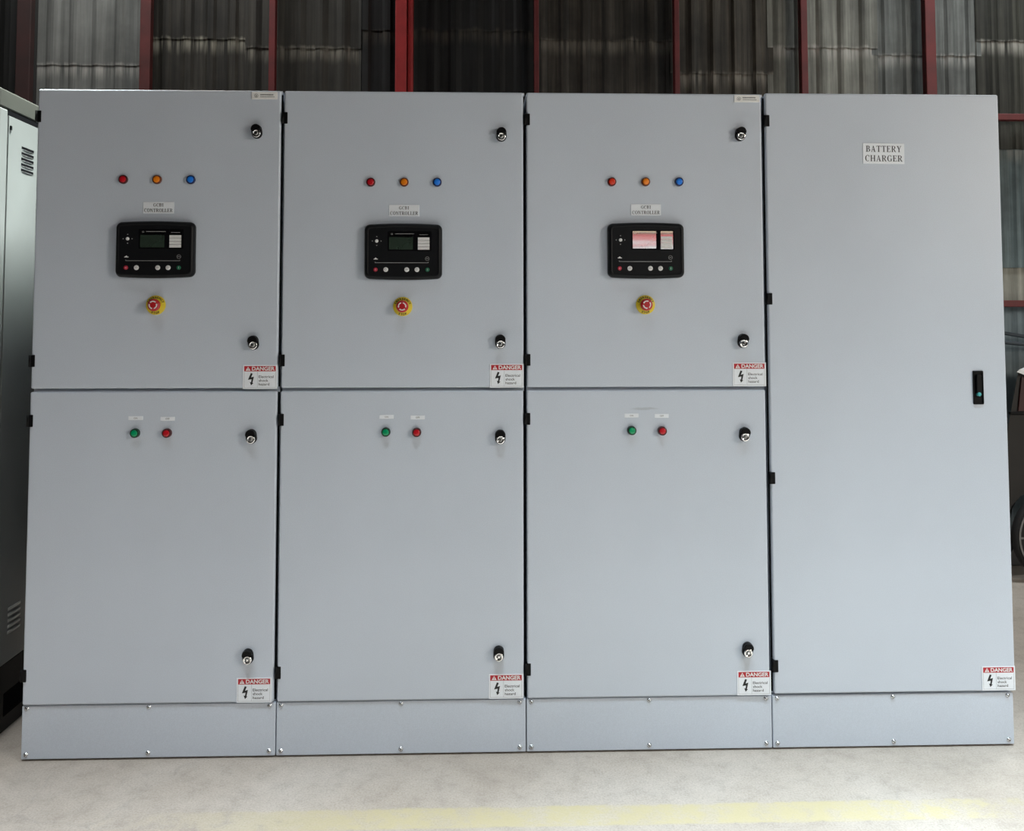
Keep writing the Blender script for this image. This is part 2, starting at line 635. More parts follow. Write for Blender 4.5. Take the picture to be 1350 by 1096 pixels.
def mesh_lock():
    b = MB()
    o = oval(0.034, -0.006, 0.0065)
    rings = [[(x, 0.0, z) for x, z in scale_pts(o, 1.0)], [(x, -0.010, z) for x, z in o], [(x, -0.013, z) for x, z in scale_pts(o, 0.93)]]
    b.loft(rings)
    # raised finger grip over the upper half
    g = arc(0, 0.0065, 0.0165, 0, PI, 14) + [(-0.0155, 0.003), (-0.009, 0.0055), (0.0, 0.0065), (0.009, 0.0055), (0.0155, 0.003)]
    gm = (0, 0.012)
    b.loft([[(x, -0.012, z) for x, z in g], [(x, -0.019, z) for x, z in scale_pts(g, 0.97, *gm)], [(x, -0.0215, z) for x, z in scale_pts(g, 0.86, *gm)]])
    return b.mesh('lock_grip', M['black'])


def mesh_lock_cylinder():
    b = MB()
    b.lathe([(0.0140, -0.012), (0.0140, -0.018), (0.0130, -0.0195), (0.0090, -0.0195), (0.0080, -0.0175), (0.0005, -0.0175)], 28)
    b.mi = 1
    b.lathe([(0.0072, -0.0176), (0.0070, -0.0185), (0.0004, -0.0186)], 20)
    b.mi = 0
    # triangular key insert
    b.prism([(0.0, -0.0045), (0.0040, 0.0028), (-0.0040, 0.0028)], -0.0200, -0.0180)
    return b.mesh('lock_barrel', [M['chrome'], M['zinc_dark']])


def mesh_bezel(ring, depth):
    b = MB()
    b.lathe([(0.0148, 0.0), (0.0148, -0.004), (0.0142, -0.005), (0.0145, -depth + 0.0015), (0.0138, -depth), (0.0108, -depth), (0.0102, -depth + 0.001), (0.0005, -depth + 0.001)], 32)
    return b.mesh('lamp_bezel', ring)


def mesh_lens(mat, depth):
    b = MB()
    b.lathe([(0.0104, -depth + 0.002), (0.0104, -depth - 0.0008), (0.0098, -depth - 0.0016), (0.0075, -depth - 0.0022), (0.003, -depth - 0.0026), (0.0004, -depth - 0.0026)], 32)
    return b.mesh('lamp_lens', mat)


def mesh_plate(w, h, mat, t=0.0018):
    b = MB()
    b.box(-w / 2, w / 2, -t, 0.0, -h / 2, h / 2, 0.0004, 1)
    return b.mesh('plate', mat)


def mesh_serif(lines, mat):
    b = MB()
    for (text, z0, h, w) in lines:
        b.polys([ccw(p) for p in serif_line(text, 0, z0, h, w)], -0.0024, -0.0017)
    return b.mesh('lettering', mat)


# danger sticker ------------------------------------------------------------
SW, SH = 0.111, 0.0775


def mesh_sticker_base():
    b = MB()
    b.box(-SW / 2, SW / 2, -0.0012, 0.0, -SH / 2, SH / 2, 0.0004, 1)
    b.mi = 1
    t = 0.0006
    x0, x1, z0 = -SW / 2 + 0.0045, SW / 2 - 0.005, -SH / 2 + 0.0045
    b.box(x0, x1, -0.0014, -0.0011, z0, z0 + t)
    b.box(x0, x0 + t, -0.0014, -0.0011, z0, 0.018)
    b.box(x1 - t, x1, -0.0014, -0.0011, z0, 0.018)
    b.box(-0.0085, -0.0085 + t, -0.0014, -0.0011, z0, 0.018)
    return b.mesh('sticker_sheet', [M['white'], M['ink_grey']])


def mesh_sticker_header():
    b = MB()
    b.box(-SW / 2 + 0.0045, SW / 2 - 0.005, -0.0015, -0.0010, 0.0185, 0.0355)
    return b.mesh('sticker_header', M['danger_red'])


def mesh_sticker_word():
    b = MB()
    sans_into(b, 'DANGER', 0.0105, 0.0215, 0.0115, 0.0735, -0.0018, bold=0.030)
    # warning triangle with its exclamation mark left open
    tx, tz = -0.0385, 0.0207
    b.mi = 0
    b.prism([(tx - 0.0078, tz), (tx + 0.0078, tz), (tx, tz + 0.0128)], -0.0018, -0.0014)
    b.mi = 1
    b.prism([(tx - 0.0009, tz + 0.0038), (tx + 0.0009, tz + 0.0038), (tx + 0.0012, tz + 0.0086), (tx - 0.0012, tz + 0.0086)], -0.0020, -0.0017)
    b.prism([(tx - 0.0010, tz + 0.0014), (tx + 0.0010, tz + 0.0014), (tx + 0.0010, tz + 0.0030), (tx - 0.0010, tz + 0.0030)], -0.0020, -0.0017)
    return b.mesh('sticker_word', [M['ink_white'], M['danger_red']])


def mesh_sticker_text():
    b = MB()
    for i, wd in enumerate((('Electrical', 0.0475), ('shock', 0.0305), ('hazard', 0.0345))):
        sans_into(b, wd[0], -0.0040, -0.0030 - i * 0.0121, 0.0082, wd[1], -0.0015, align='LEFT', bold=0.006)
    return b.mesh('sticker_text', M['ink'])


def mesh_sticker_bolt():
    b = MB()
    cx, cz = -0.030, -0.0085
    pts = [(0.0005, 0.0215), (0.0065, 0.0195), (0.0015, 0.0075), (0.0105, 0.0100), (0.0060, -0.0105), (0.0095, -0.0105), (0.0015, -0.0185),
           (-0.0025, -0.0075), (0.0015, -0.0085), (0.0030, 0.0015), (-0.0085, -0.0005)]
    b.bm.faces.ensure_lookup_table()
    b.prism(ccw([(cx + x, cz + z) for x, z in pts]), -0.0016, -0.0011)
    return b.mesh('sticker_bolt', M['ink'])


STK = None


def sticker(parent, x, z):
    global STK
    if STK is None:
        STK = (mesh_sticker_base(), mesh_sticker_header(), mesh_sticker_word(), mesh_sticker_text(), mesh_sticker_bolt())
    s = put('warning_sticker', STK[0], parent, (x, -0.0002, z), label='white danger sticker with a red header')
    put('header', STK[1], s, label='red header band')
    put('title_lettering', STK[2], s)
    put('lettering', STK[3], s)
    put('lightning_bolt', STK[4], s, label='black lightning bolt')
    return s


# controller ---------------------------------------------------------------
CW, CH = 0.252, 0.1855


def cpos(fx, fy):
    """position on the controller face from fractions of its width and height (from top left)"""
    return (fx - 0.5) * CW, (0.5 - fy) * CH


def mesh_ctrl_case():
    b = MB()
    n = 6
    def ring(w, h, r, y, bz=0.0045, bx=0.0015):
        return [(x, y, z) for x, z in rrect(w, h, r, n, bx, bz)]
    b.loft([ring(CW, CH - 0.009, 0.016, 0.0), ring(CW, CH - 0.009, 0.016, -0.010), ring(CW - 0.003, CH - 0.012, 0.016, -0.016),
            ring(CW - 0.010, CH - 0.019, 0.014, -0.0215), ring(CW - 0.018, CH - 0.026, 0.012, -0.0235), ring(CW - 0.024, CH - 0.032, 0.010, -0.0235),
            ring(CW - 0.026, CH - 0.034, 0.009, -0.0222)])
    return b.mesh('controller_case', M['ctrl'])


CF = -0.0222   # y of the controller face


def mesh_rect(fx0, fx1, fy0, fy1, y0, y1, mat, r=0.002):
    b = MB()
    x0, z1 = cpos(fx0, fy0)
    x1, z0 = cpos(fx1, fy1)
    b.prism(rrect(x1 - x0, z1 - z0, r, 4, 0, 0, (x0 + x1) / 2, (z0 + z1) / 2), y0, y1)
    return b.mesh('panel', mat)


def mesh_softkeys():
    b = MB()
    x0, z1 = cpos(0.69, 0.25)
    x1, z0 = cpos(0.84, 0.472)
    h = (z1 - z0) / 4
    for i in range(4):
        b.box(x0, x1, CF - 0.0012, CF - 0.0004, z0 + i * h + 0.0006, z0 + (i + 1) * h - 0.0004, 0.0003, 1)
    return b.mesh('softkeys', M['button_white'])


def mesh_marks():
    b = MB()
    y0, y1 = CF - 0.0006, CF + 0.0004
    # long thin rule above the buttons
    x0, z = cpos(0.14, 0.70)
    x1, _ = cpos(0.826, 0.70)
    b.mi = 1
    b.box(x0, x1, y0, y1, z - 0.0006, z + 0.0006)
    for fx, s in ((0.14, 1), (0.826, -1)):
        x, _ = cpos(fx, 0.7)
        b.box(x - 0.0006, x + 0.0006, y0, y1, z, z + 0.003)
    # lamp icon (left) and circled sine sign (right)
    b.mi = 0
    x, z = cpos(0.147, 0.632)
    b.prism([(x - 0.0068, z - 0.002), (x + 0.0072, z - 0.002), (x + 0.0068, z + 0.0002), (x + 0.0030, z + 0.0006), (x + 0.0018, z + 0.0035), (x - 0.0008, z + 0.0042), (x - 0.0022, z + 0.0016), (x - 0.0060, z + 0.0004)], y0, y1)
    x, z = cpos(0.813, 0.628)
    b.mi = 1
    b.polys(ring_polys(x, z, 0.0066, 0.0066, 0.0008, 0.0008, 0, 2 * PI, 24), y0, y1)
    b.box(x - 0.0035, x + 0.0035, y0, y1, z - 0.0004, z + 0.0008)
    # arrow marks round the navigation key
    x, z = cpos(0.159, 0.317)
    for dx, dz in ((0, 1), (0, -1), (1, 0), (-1, 0)):
        c = (x + dx * 0.0142, z + dz * 0.0142)
        a = [(c[0] + dx * 0.002, c[1] + dz * 0.002), (c[0] - dx * 0.001 + dz * 0.0022, c[1] - dz * 0.001 - dx * 0.0022),
             (c[0] - dx * 0.001 - dz * 0.0022, c[1] - dz * 0.001 + dx * 0.0022)]
        b.prism(ccw(a), y0, y1)
    return b.mesh('printed_marks', [M['ink_white'], M['ink_pale']])


def mesh_small_print():
    """the tiny unreadable maker's line above the display: a roundel and dashes"""
    b = MB()
    y0, y1 = CF - 0.0011, CF - 0.0005
    x, z = cpos(0.355, 0.195)
    b.polys(ring_polys(x, z, 0.003, 0.0025, 0.0007, 0.0007, 0, 2 * PI, 16), y0, y1)
    rnd = random.Random(3)
    for f0, f1, fy, hh in ((0.395, 0.635, 0.190, 0.0016), (0.71, 0.815, 0.205, 0.0012)):
        xx, z = cpos(f0, fy)
        xe, _ = cpos(f1, fy)
        while xx < xe:
            w = rnd.uniform(0.0012, 0.003)
            b.box(xx, xx + w, y0, y1, z - hh / 2, z + hh / 2)
            xx += w + 0.0006
    return b.mesh('small_print', M['ink_pale'])


def mesh_button(r, mats, mark=None):
    b = MB()
    b.lathe([(r, 0.0006), (r, -0.0014), (r * 0.92, -0.002), (r * 0.5, -0.0022), (0.0003, -0.0022)], 24)
    b.mi = 1
    if mark == 'square':
        b.box(-r * .42, r * .42, -0.0026, -0.002, -r * .42, r * .42)
    elif mark == 'bar':
        b.box(-r * .13, r * .13, -0.0026, -0.002, -r * .5, r * .5)
    elif mark == 'ring':
        b.polys(ring_polys(0, 0, r * .45, r * .4, r * .16, r * .16, 0, 2 * PI, 14), -0.0026, -0.002)
    elif mark == 'dash':
        b.box(-r * .5, r * .5, -0.0026, -0.002, -r * .14, r * .14)
    return b.mesh('push_button', mats)


CT = {}


def controller(parent, x, z, lit):
    if not CT:
        CT['case'] = mesh_ctrl_case()
        CT['win'] = mesh_rect(0.300, 0.865, 0.145, 0.492, CF - 0.0003, CF + 0.002, M['black_matt'], 0.003)
        CT['pane'] = mesh_rect(0.686, 0.848, 0.160, 0.478, CF - 0.0005, CF - 0.0001, M['glass'], 0.001)
        CT['lcd'] = mesh_rect(0.318, 0.626, 0.160, 0.468, CF - 0.0007, CF - 0.0001, M['glass'], 0.001)
        CT['lcdv'] = mesh_rect(0.318, 0.626, 0.250, 0.468, CF - 0.0009, CF - 0.0004, M['lcd'], 0.001)
        CT['soft'] = mesh_softkeys()
        CT['marks'] = mesh_marks()
        CT['print'] = mesh_small_print()
        CT['bw'] = mesh_button(0.0078, [M['button_white'], M['ink_pale']], 'ring')
        CT['bw2'] = mesh_button(0.0078, [M['button_white'], M['ink_pale']], 'dash')
        CT['bp'] = mesh_button(0.0068, [M['button_red'], M['button_pink']], 'square')
        CT['bg'] = mesh_button(0.0068, [M['button_green'], M['ink_pale']], 'bar')
        CT['nav'] = mesh_button(0.0056, [M['button_white'], M['button_white']])
    c = put('controller', CT['case'], parent, (x, 0, z), label='black generator controller with a dark display')
    put('display_window', CT['win'], c)
    put('display_glass', CT['lcd'], c)
    put('display_screen', CT['lcdv'], c, label='dark rectangular display')
    put('key_glass', CT['pane'], c)
    put('soft_keys', CT['soft'], c, label='white stack of four key tiles')
    put('printed_marks', CT['marks'], c)
    put('small_print', CT['print'], c)
    px, pz = cpos(0.159, 0.317)
    put('navigation_button', CT['nav'], c, (px, CF, pz), label='small white round button')
    for fx, key, lb in ((0.145, 'bp', 'red stop button'), (0.278, 'bw', 'white round button'), (0.548, 'bw2', 'white round button'),
                        (0.680, 'bw', 'white round button'), (0.814, 'bg', 'green start button')):
        px, pz = cpos(fx, 0.821)
        put('button', CT[key], c, (px, CF, pz), label=lb)
    return c


# emergency stop -----------------------------------------------------------
ES = {}


def mesh_estop_letters():
    b = MB()
    for word, a0, step, inward in (('EMERGENCY', PI / 2 + 4 * 0.285, -0.285, False), ('STOP', 1.5 * PI - 1.5 * 0.285, 0.285, True)):
        for i, ch in enumerate(word):
            a = a0 + step * i
            r = 0.0255
            x, z = r * math.cos(a), r * math.sin(a)
            rot = a - PI / 2 if not inward else a + PI / 2
            sans_into(b, ch, x, z - 0.0030, 0.0060, None, -0.0048, bold=0.05, rot=rot, pivot=(x, z))
    return b.mesh('estop_letters', M['ink'])


def mesh_estop_head():
    b = MB()
    b.lathe([(0.013, -0.0040), (0.013, -0.012), (0.0185, -0.014), (0.0200, -0.0165), (0.0200, -0.0225), (0.0188, -0.0262), (0.0150, -0.0290), (0.008, -0.0298), (0.0004, -0.0298)], 40)
    return b.mesh('estop_head', M['estop_red'])


def mesh_estop_arrows():
    b = MB()
    for k in range(3):
        a0 = PI / 2 + k * 2 * PI / 3
        b.polys(ring_polys(0, 0, 0.0135, 0.0135, 0.0034, 0.0034, a0 - 0.78, a0 + 0.62, 8), -0.0304, -0.0286)
        tip = a0 + 0.92
        b.prism(ccw([(0.0118 * math.cos(tip), 0.0118 * math.sin(tip)), (0.0150 * math.cos(a0 + .6), 0.0150 * math.sin(a0 + .6)),
                     (0.0088 * math.cos(a0 + .6), 0.0088 * math.sin(a0 + .6))]), -0.0304, -0.0286)
    return b.mesh('estop_arrows', M['ink_white'])


def estop(parent, x, z, turn):
    if not ES:
        b = MB()
        b.lathe([(0.0305, 0.0), (0.0315, -0.001), (0.0315, -0.0035), (0.0305, -0.0045), (0.0004, -0.0045)], 48)
        ES['disc'] = b.mesh('estop_disc', M['yellow'])
        ES['txt'] = mesh_estop_letters()
        ES['head'] = mesh_estop_head()
        ES['arr'] = mesh_estop_arrows()
    d = put('emergency_stop', ES['disc'], parent, (x, 0, z), label='yellow disc with a red mushroom stop button')
    put('lettering', ES['txt'], d)
    put('mushroom_button', ES['head'], d, label='red mushroom button')
    put('turn_arrows', ES['arr'], d, (0, 0, 0), turn, label='three white arrows')
    return d


# ------------------------------------------------------------------ cabinets
SHELL = mesh_body()
PLINTH = mesh_plinth()
SCREW = mesh_screw()
HINGE = mesh_hinge()
LOCK = mesh_lock()
BARREL = mesh_lock_cylinder()
GAP_U = mesh_gap_strips(1.175, 2.14)
GAP_L = mesh_gap_strips(0.176, 1.158)
GAP_F = mesh_gap_strips(0.180, 2.14)
UP_D, LO_D = 0.0085, 0.0145
LAMP = {}


def lamp(parent, x, z, colour, depth, label):
    key = (colour, depth)
    if key not in LAMP:
        LAMP[key] = (mesh_bezel(M[colour + '_dark'], depth), mesh_lens(M[colour], depth))
    p = put('pilot_light', LAMP[key][0], parent, (x, 0, z), label=label)
    put('lens', LAMP[key][1], p)
    return p


def lock(parent, x, z, lean=0.0):
    k = put('lock', LOCK, parent, (x, 0, z), lean)
    put('lock_cylinder', BARREL, k, (0, 0, -0.0075), 0.5, label='chrome key cylinder')


def plinth(root):
    p = put('plinth', PLINTH, root)
    for x in (0.0165, 0.398, 0.7795):
        for z in (0.0205, 0.1625):
            put('screw', SCREW, p, (x, 0.006, z), label='silver screw')


def hinges(door, zs, x=0.0075):
    for z in zs:
        put('hinge', HINGE, door, (x, 0, z), label='black hinge block')


CTL_TXT = mesh_serif([('GCB1', 0.0035, 0.0105, 0.034), ('CONTROLLER', -0.0145, 0.0115, 0.092)], M['ink_serif'])
CTL_PLATE = mesh_plate(0.100, 0.0375, M['white'])
BAT_TXT = mesh_serif([('BATTERY', 0.0055, 0.0205, 0.121), ('CHARGER', -0.0265, 0.0205, 0.128)], M['ink_serif'])
BAT_PLATE = mesh_plate(0.141, 0.069, M['white'])
SM_PLATE = mesh_plate(0.0465, 0.0128, M['white'], 0.0012)


def small_text(t):
    b = MB()
    sans_into(b, t, 0, -0.0027, 0.0052, None, -0.0016, bold=0.01)
    return b.mesh('small_label_text', M['ink_grey'])


ON_T, OFF_T = small_text('ON'), small_text('OFF')


def mesh_maker():
    b = MB()
    y0, y1 = -0.0024, -0.0016
    b.polys(ring_polys(-0.027, -0.0005, 0.0062, 0.0062, 0.0012, 0.0012, 0, 2 * PI, 20), y0, y1)
    b.prism([(-0.030, -0.0035), (-0.024, -0.0035), (-0.027, 0.0030)], y0, y1)
    rnd = random.Random(11)
    for x0, x1, z, h in ((-0.014, 0.026, 0.0030, 0.0038), (-0.014, 0.030, -0.0042, 0.0020)):
        x = x0
        while x < x1:
            w = rnd.uniform(0.0012, 0.0034)
            b.box(x, x + w, y0, y1, z - h / 2, z + h / 2)
            x += w + 0.0008
    return b.mesh('maker_print', M['ink_grey'])


MAKER_PLATE = mesh_plate(0.085, 0.0245, M['silver'])
MAKER_TXT = mesh_maker()

CABS = [
    dict(x=0.0, label='leftmost grey control cabinet, nearest the louvred side panel, with controller and stop button',
         lamps=((0.2863, 1.851, 'red', 'red pilot light'), (0.3955, 1.851, 'orange', 'orange pilot light'), (0.5045, 1.851, 'blue', 'blue pilot light')),
         name=(0.401, 1.759), ctrl=(0.3975, 1.621), es=(0.3989, 1.4408, 0.0), maker=(0.740, 2.1315), lean=0.12,
         lock=((0.7168, 2.0108), (0.715, 1.3186), (0.7125, 1.0164), (0.7115, 0.3207)), st=((0.737, 1.2075), (0.7315, 0.2135)),
         push=((0.342, 1.0291), (0.4435, 1.0288)), small=((0.341, 1.0765), (0.443, 1.074)), plastic='paint'),
    dict(x=0.8, label='grey control cabinet second from the left, no maker plate on its upper door',
         lamps=((0.2909, 1.8452, 'red', 'red pilot light'), (0.4005, 1.8457, 'orange', 'orange pilot light'), (0.5092, 1.8461, 'blue', 'blue pilot light')),
         name=(0.4005, 1.752), ctrl=(0.3995, 1.6155), es=(0.3976, 1.4361, PI / 3), maker=None, lean=0.0,
         lock=((0.721, 2.0054), (0.7169, 1.3211), (0.7167, 1.0114), (0.7114, 0.3206)), st=((0.738, 1.2095), (0.735, 0.215)),
         push=((0.3456, 1.0291), (0.4452, 1.0274)), small=((0.347, 1.0775), (0.448, 1.075)), plastic='paint'),
    dict(x=1.6, label='grey control cabinet third from the left, beside the battery charger cabinet, first lamp orange-red',
         lamps=((0.2878, 1.8498, 'scarlet', 'orange-red pilot light'), (0.4006, 1.8503, 'orange', 'orange pilot light'), (0.5124, 1.8508, 'blue', 'blue pilot light')),
         name=(0.401, 1.757), ctrl=(0.398, 1.6205), es=(0.3964, 1.4417, -0.35), maker=(0.7445, 2.133), lean=-0.12,
         lock=((0.7199, 2.0114), (0.7188, 1.3225), (0.7193, 1.0163), (0.7191, 0.323)), st=((0.7395, 1.212), (0.740, 0.215)),
         push=((0.347, 1.0304), (0.447, 1.0287)), small=((0.3475, 1.0785), (0.447, 1.077)), plastic='paint_scuff'),
]
UP_DOOR = mesh_door(0.0045, 0.7935, 1.1715, 2.149, M['paint'])
LO_DOOR = {k: mesh_door(0.0035, 0.7925, 0.1745, 1.1615, M[k]) for k in ('paint', 'paint_scuff')}

for cb in CABS:
    root = thing('control_cabinet', (cb['x'], 0, 0), cb['label'], 'cabinet', 'row of grey electrical cabinets')
    put('cabinet_shell', SHELL, root)
    up = put('upper_door', UP_DOOR, root)
    gap_strips(up, GAP_U)
    hinges(up, (2.058, 1.261))
    lo = put('lower_door', LO_DOOR[cb['plastic']], root)
    gap_strips(lo, GAP_L)
    hinges(lo, (1.069, 0.2665), 0.0065)
    plinth(root)
    for x, z, c, lb in cb['lamps']:
        lamp(root, x, z, c, UP_D, lb)
    for (x, z), c in zip(cb['push'], ('green', 'red')):
        lamp(root, x, z, c, LO_D, c + ' pilot light')
    for (x, z), t in zip(cb['small'], (ON_T, OFF_T)):
        s = put('small_label', SM_PLATE, root, (x, 0, z), label='small white label')
        put('lettering', t, s)
    n = put('nameplate', CTL_PLATE, root, (cb['name'][0], 0, cb['name'][1]), label='white controller nameplate')
    put('lettering', CTL_TXT, n)
    controller(root, cb['ctrl'][0], cb['ctrl'][1], False)
    estop(root, *cb['es'])
    for (x, z) in cb['lock']:
        lock(root, x, z, cb['lean'] * (-1))
    for (x, z) in cb['st']:
        sticker(root, x, z)
    if cb['maker']:
        m = put('maker_plate', MAKER_PLATE, root, (cb['maker'][0], 0, cb['maker'][1]), label='silver maker plate')
        put('lettering', MAKER_TXT, m)

# battery charger cabinet
root = thing('charger_cabinet', (2.4, 0, 0), 'rightmost grey cabinet, one tall plain door with the battery charger plate', 'cabinet', 'row of grey electrical cabinets')
put('cabinet_shell', SHELL, root)
dr = put('tall_door', mesh_door(0.0065, 0.804, 0.178, 2.153, M['paint']), root)
gap_strips(dr, GAP_F)
hinges(dr, (2.0585, 1.4615, 0.8725, 0.2675), 0.0115)
plinth(root)
n = put('nameplate', BAT_PLATE, root, (0.4055, 0, 1.9495), 0.008, label='white battery charger nameplate')
put('lettering', BAT_TXT, n)
sticker(root, 0.7475, 0.2195)

b = MB()
hw, hh = 0.0345, 0.111
o0, o1 = rrect(hw, hh, 0.003, 4), rrect(hw - 0.005, hh - 0.006, 0.003, 4)
b.loft([[(x, 0.0, z) for x, z in o0], [(x, -0.004, z) for x, z in o0], [(x, -0.0055, z) for x, z in scale_pts(o0, 0.96)],
        [(x, -0.0055, z) for x, z in o1], [(x, -0.0015, z) for x, z in scale_pts(o1, 0.97)]])
hd = put('swing_handle', b.mesh('handle_housing', M['black']), root, (0.706, 0, 1.1665), label='black swing handle')
b = MB()
lv = rrect(0.017, 0.074, 0.008, 6, 0, 0, 0, 0.008)
b.loft([[(x, -0.0014, z) for x, z in lv], [(x, -0.009, z) for x, z in lv], [(x, -0.011, z) for x, z in scale_pts(lv, 0.88, 0, 0.008)]])
put('lever', b.mesh('handle_lever', M['cable']), hd).data.materials[0] = M['black']
b = MB()
b.lathe([(0.0068, -0.0014), (0.0068, -0.0118), (0.006, -0.0128), (0.0004, -0.0128)], 24)
b.box(-0.0008, 0.0008, -0.0131, -0.0120, -0.0035, 0.0035)
put('key_cylinder', b.mesh('handle_cylinder', M['teal']), hd, (-0.002, 0, -0.0215), label='teal key cylinder')

# ------------------------------------------------------------------ grey panel cabinet on the left
lroot = thing('louvred_cabinet', (-0.15, 0.064, 0), 'tall grey metal cabinet with louvres, half hidden left of the cabinet row', 'cabinet')
b = MB()
b.box(-1.10, -0.004, 0.0, 1.0, 0.231, 2.10, 0.004)
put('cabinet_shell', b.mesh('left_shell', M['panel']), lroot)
b = MB()
b.box(-1.104, 0.0, -0.002, 1.004, 2.107, 2.172, 0.006)
put('top_rail', b.mesh('left_top_rail', M['panel_rail']), lroot)
b = MB()
b.box(-0.06, 0.0, -0.001, 0.054, 0.231, 2.106, 0.006, 3)
put('corner_post', b.mesh('left_corner_post', M['panel']), lroot)
b = MB()
b.box(-0.0035, 0.0, 0.060, 0.96, 0.238, 2.088, 0.0015)
sp = put('side_panel', b.mesh('left_side_panel', M['panel']), lroot)
b = MB()
b.box(-0.0042, -0.002, 0.056, 0.97, 2.0885, 2.1065)  # black strip stands in for the dark gap under the top rail
put('panel_gap_dark', b.mesh('panel_gap_dark', M['black_matt']), lroot, label='black strip in the gap above the panel')


def mesh_louvre(dark):
    b = MB()
    b.mi = 1
    if dark:
        b.box(-0.001, 0.0006, 0.0, 0.088, -0.0046, 0.0050, 0.0004, 1)      # open slot
    b.mi = 0
    # pressed hood leaning outwards, below the slot on the upper set and closed on the lower set
    lo, hi = (-0.0066, -0.0046) if dark else (-0.0060, 0.0045)
    n = 12
    rings = []
    for i in range(n + 1):
        t = i / n
        y = 0.088 * t
        d = (0.0018 if dark else 0.0065) * max(0.0, math.sin(PI * t)) ** 0.4
        rings.append([(-0.0005, y, lo), (d * 0.55, y, lo + 0.001), (d, y, hi - 0.0015), (d * 0.9, y, hi), (-0.0005, y, hi)])
    b.loft(rings)
    return b.mesh('louvre', [M['panel'] if dark else M['panel_lip_lit'], M['black_matt']])


LV_UP, LV_LO = mesh_louvre(True), mesh_louvre(False)
for k in range(5):
    put('louvre', LV_UP, sp, (0.0, 0.150, 1.995 - 0.0195 * k), label='dark louvre slot with a pressed lip')
    put('louvre', LV_LO, sp, (0.0, 0.142, 0.412 - 0.0195 * k), label='pressed louvre')
b = MB()
b.box(-1.06, -0.012, 0.012, 0.96, 0.0, 0.226, 0.003)
lp = put('base_frame', b.mesh('left_base', M['cart_dark']), lroot)
b = MB()
b.box(-0.0125, -0.0112, 0.152, 0.34, 0.050, 0.127)
put('lifting_slot', b.mesh('lifting_slot', M['black_matt']), lp, label='black rectangular opening')
b = MB()
b.box(-0.002, 0.004, 0.066, 0.076, 2.04, 2.055, 0.001)
put('panel_catch', b.mesh('panel_catch', M['black']), sp)

# ------------------------------------------------------------------ building shell
WY = 2.25
X_L, X_R, Y_F, Z_C = -6.0, 7.4, -10.0, 5.2


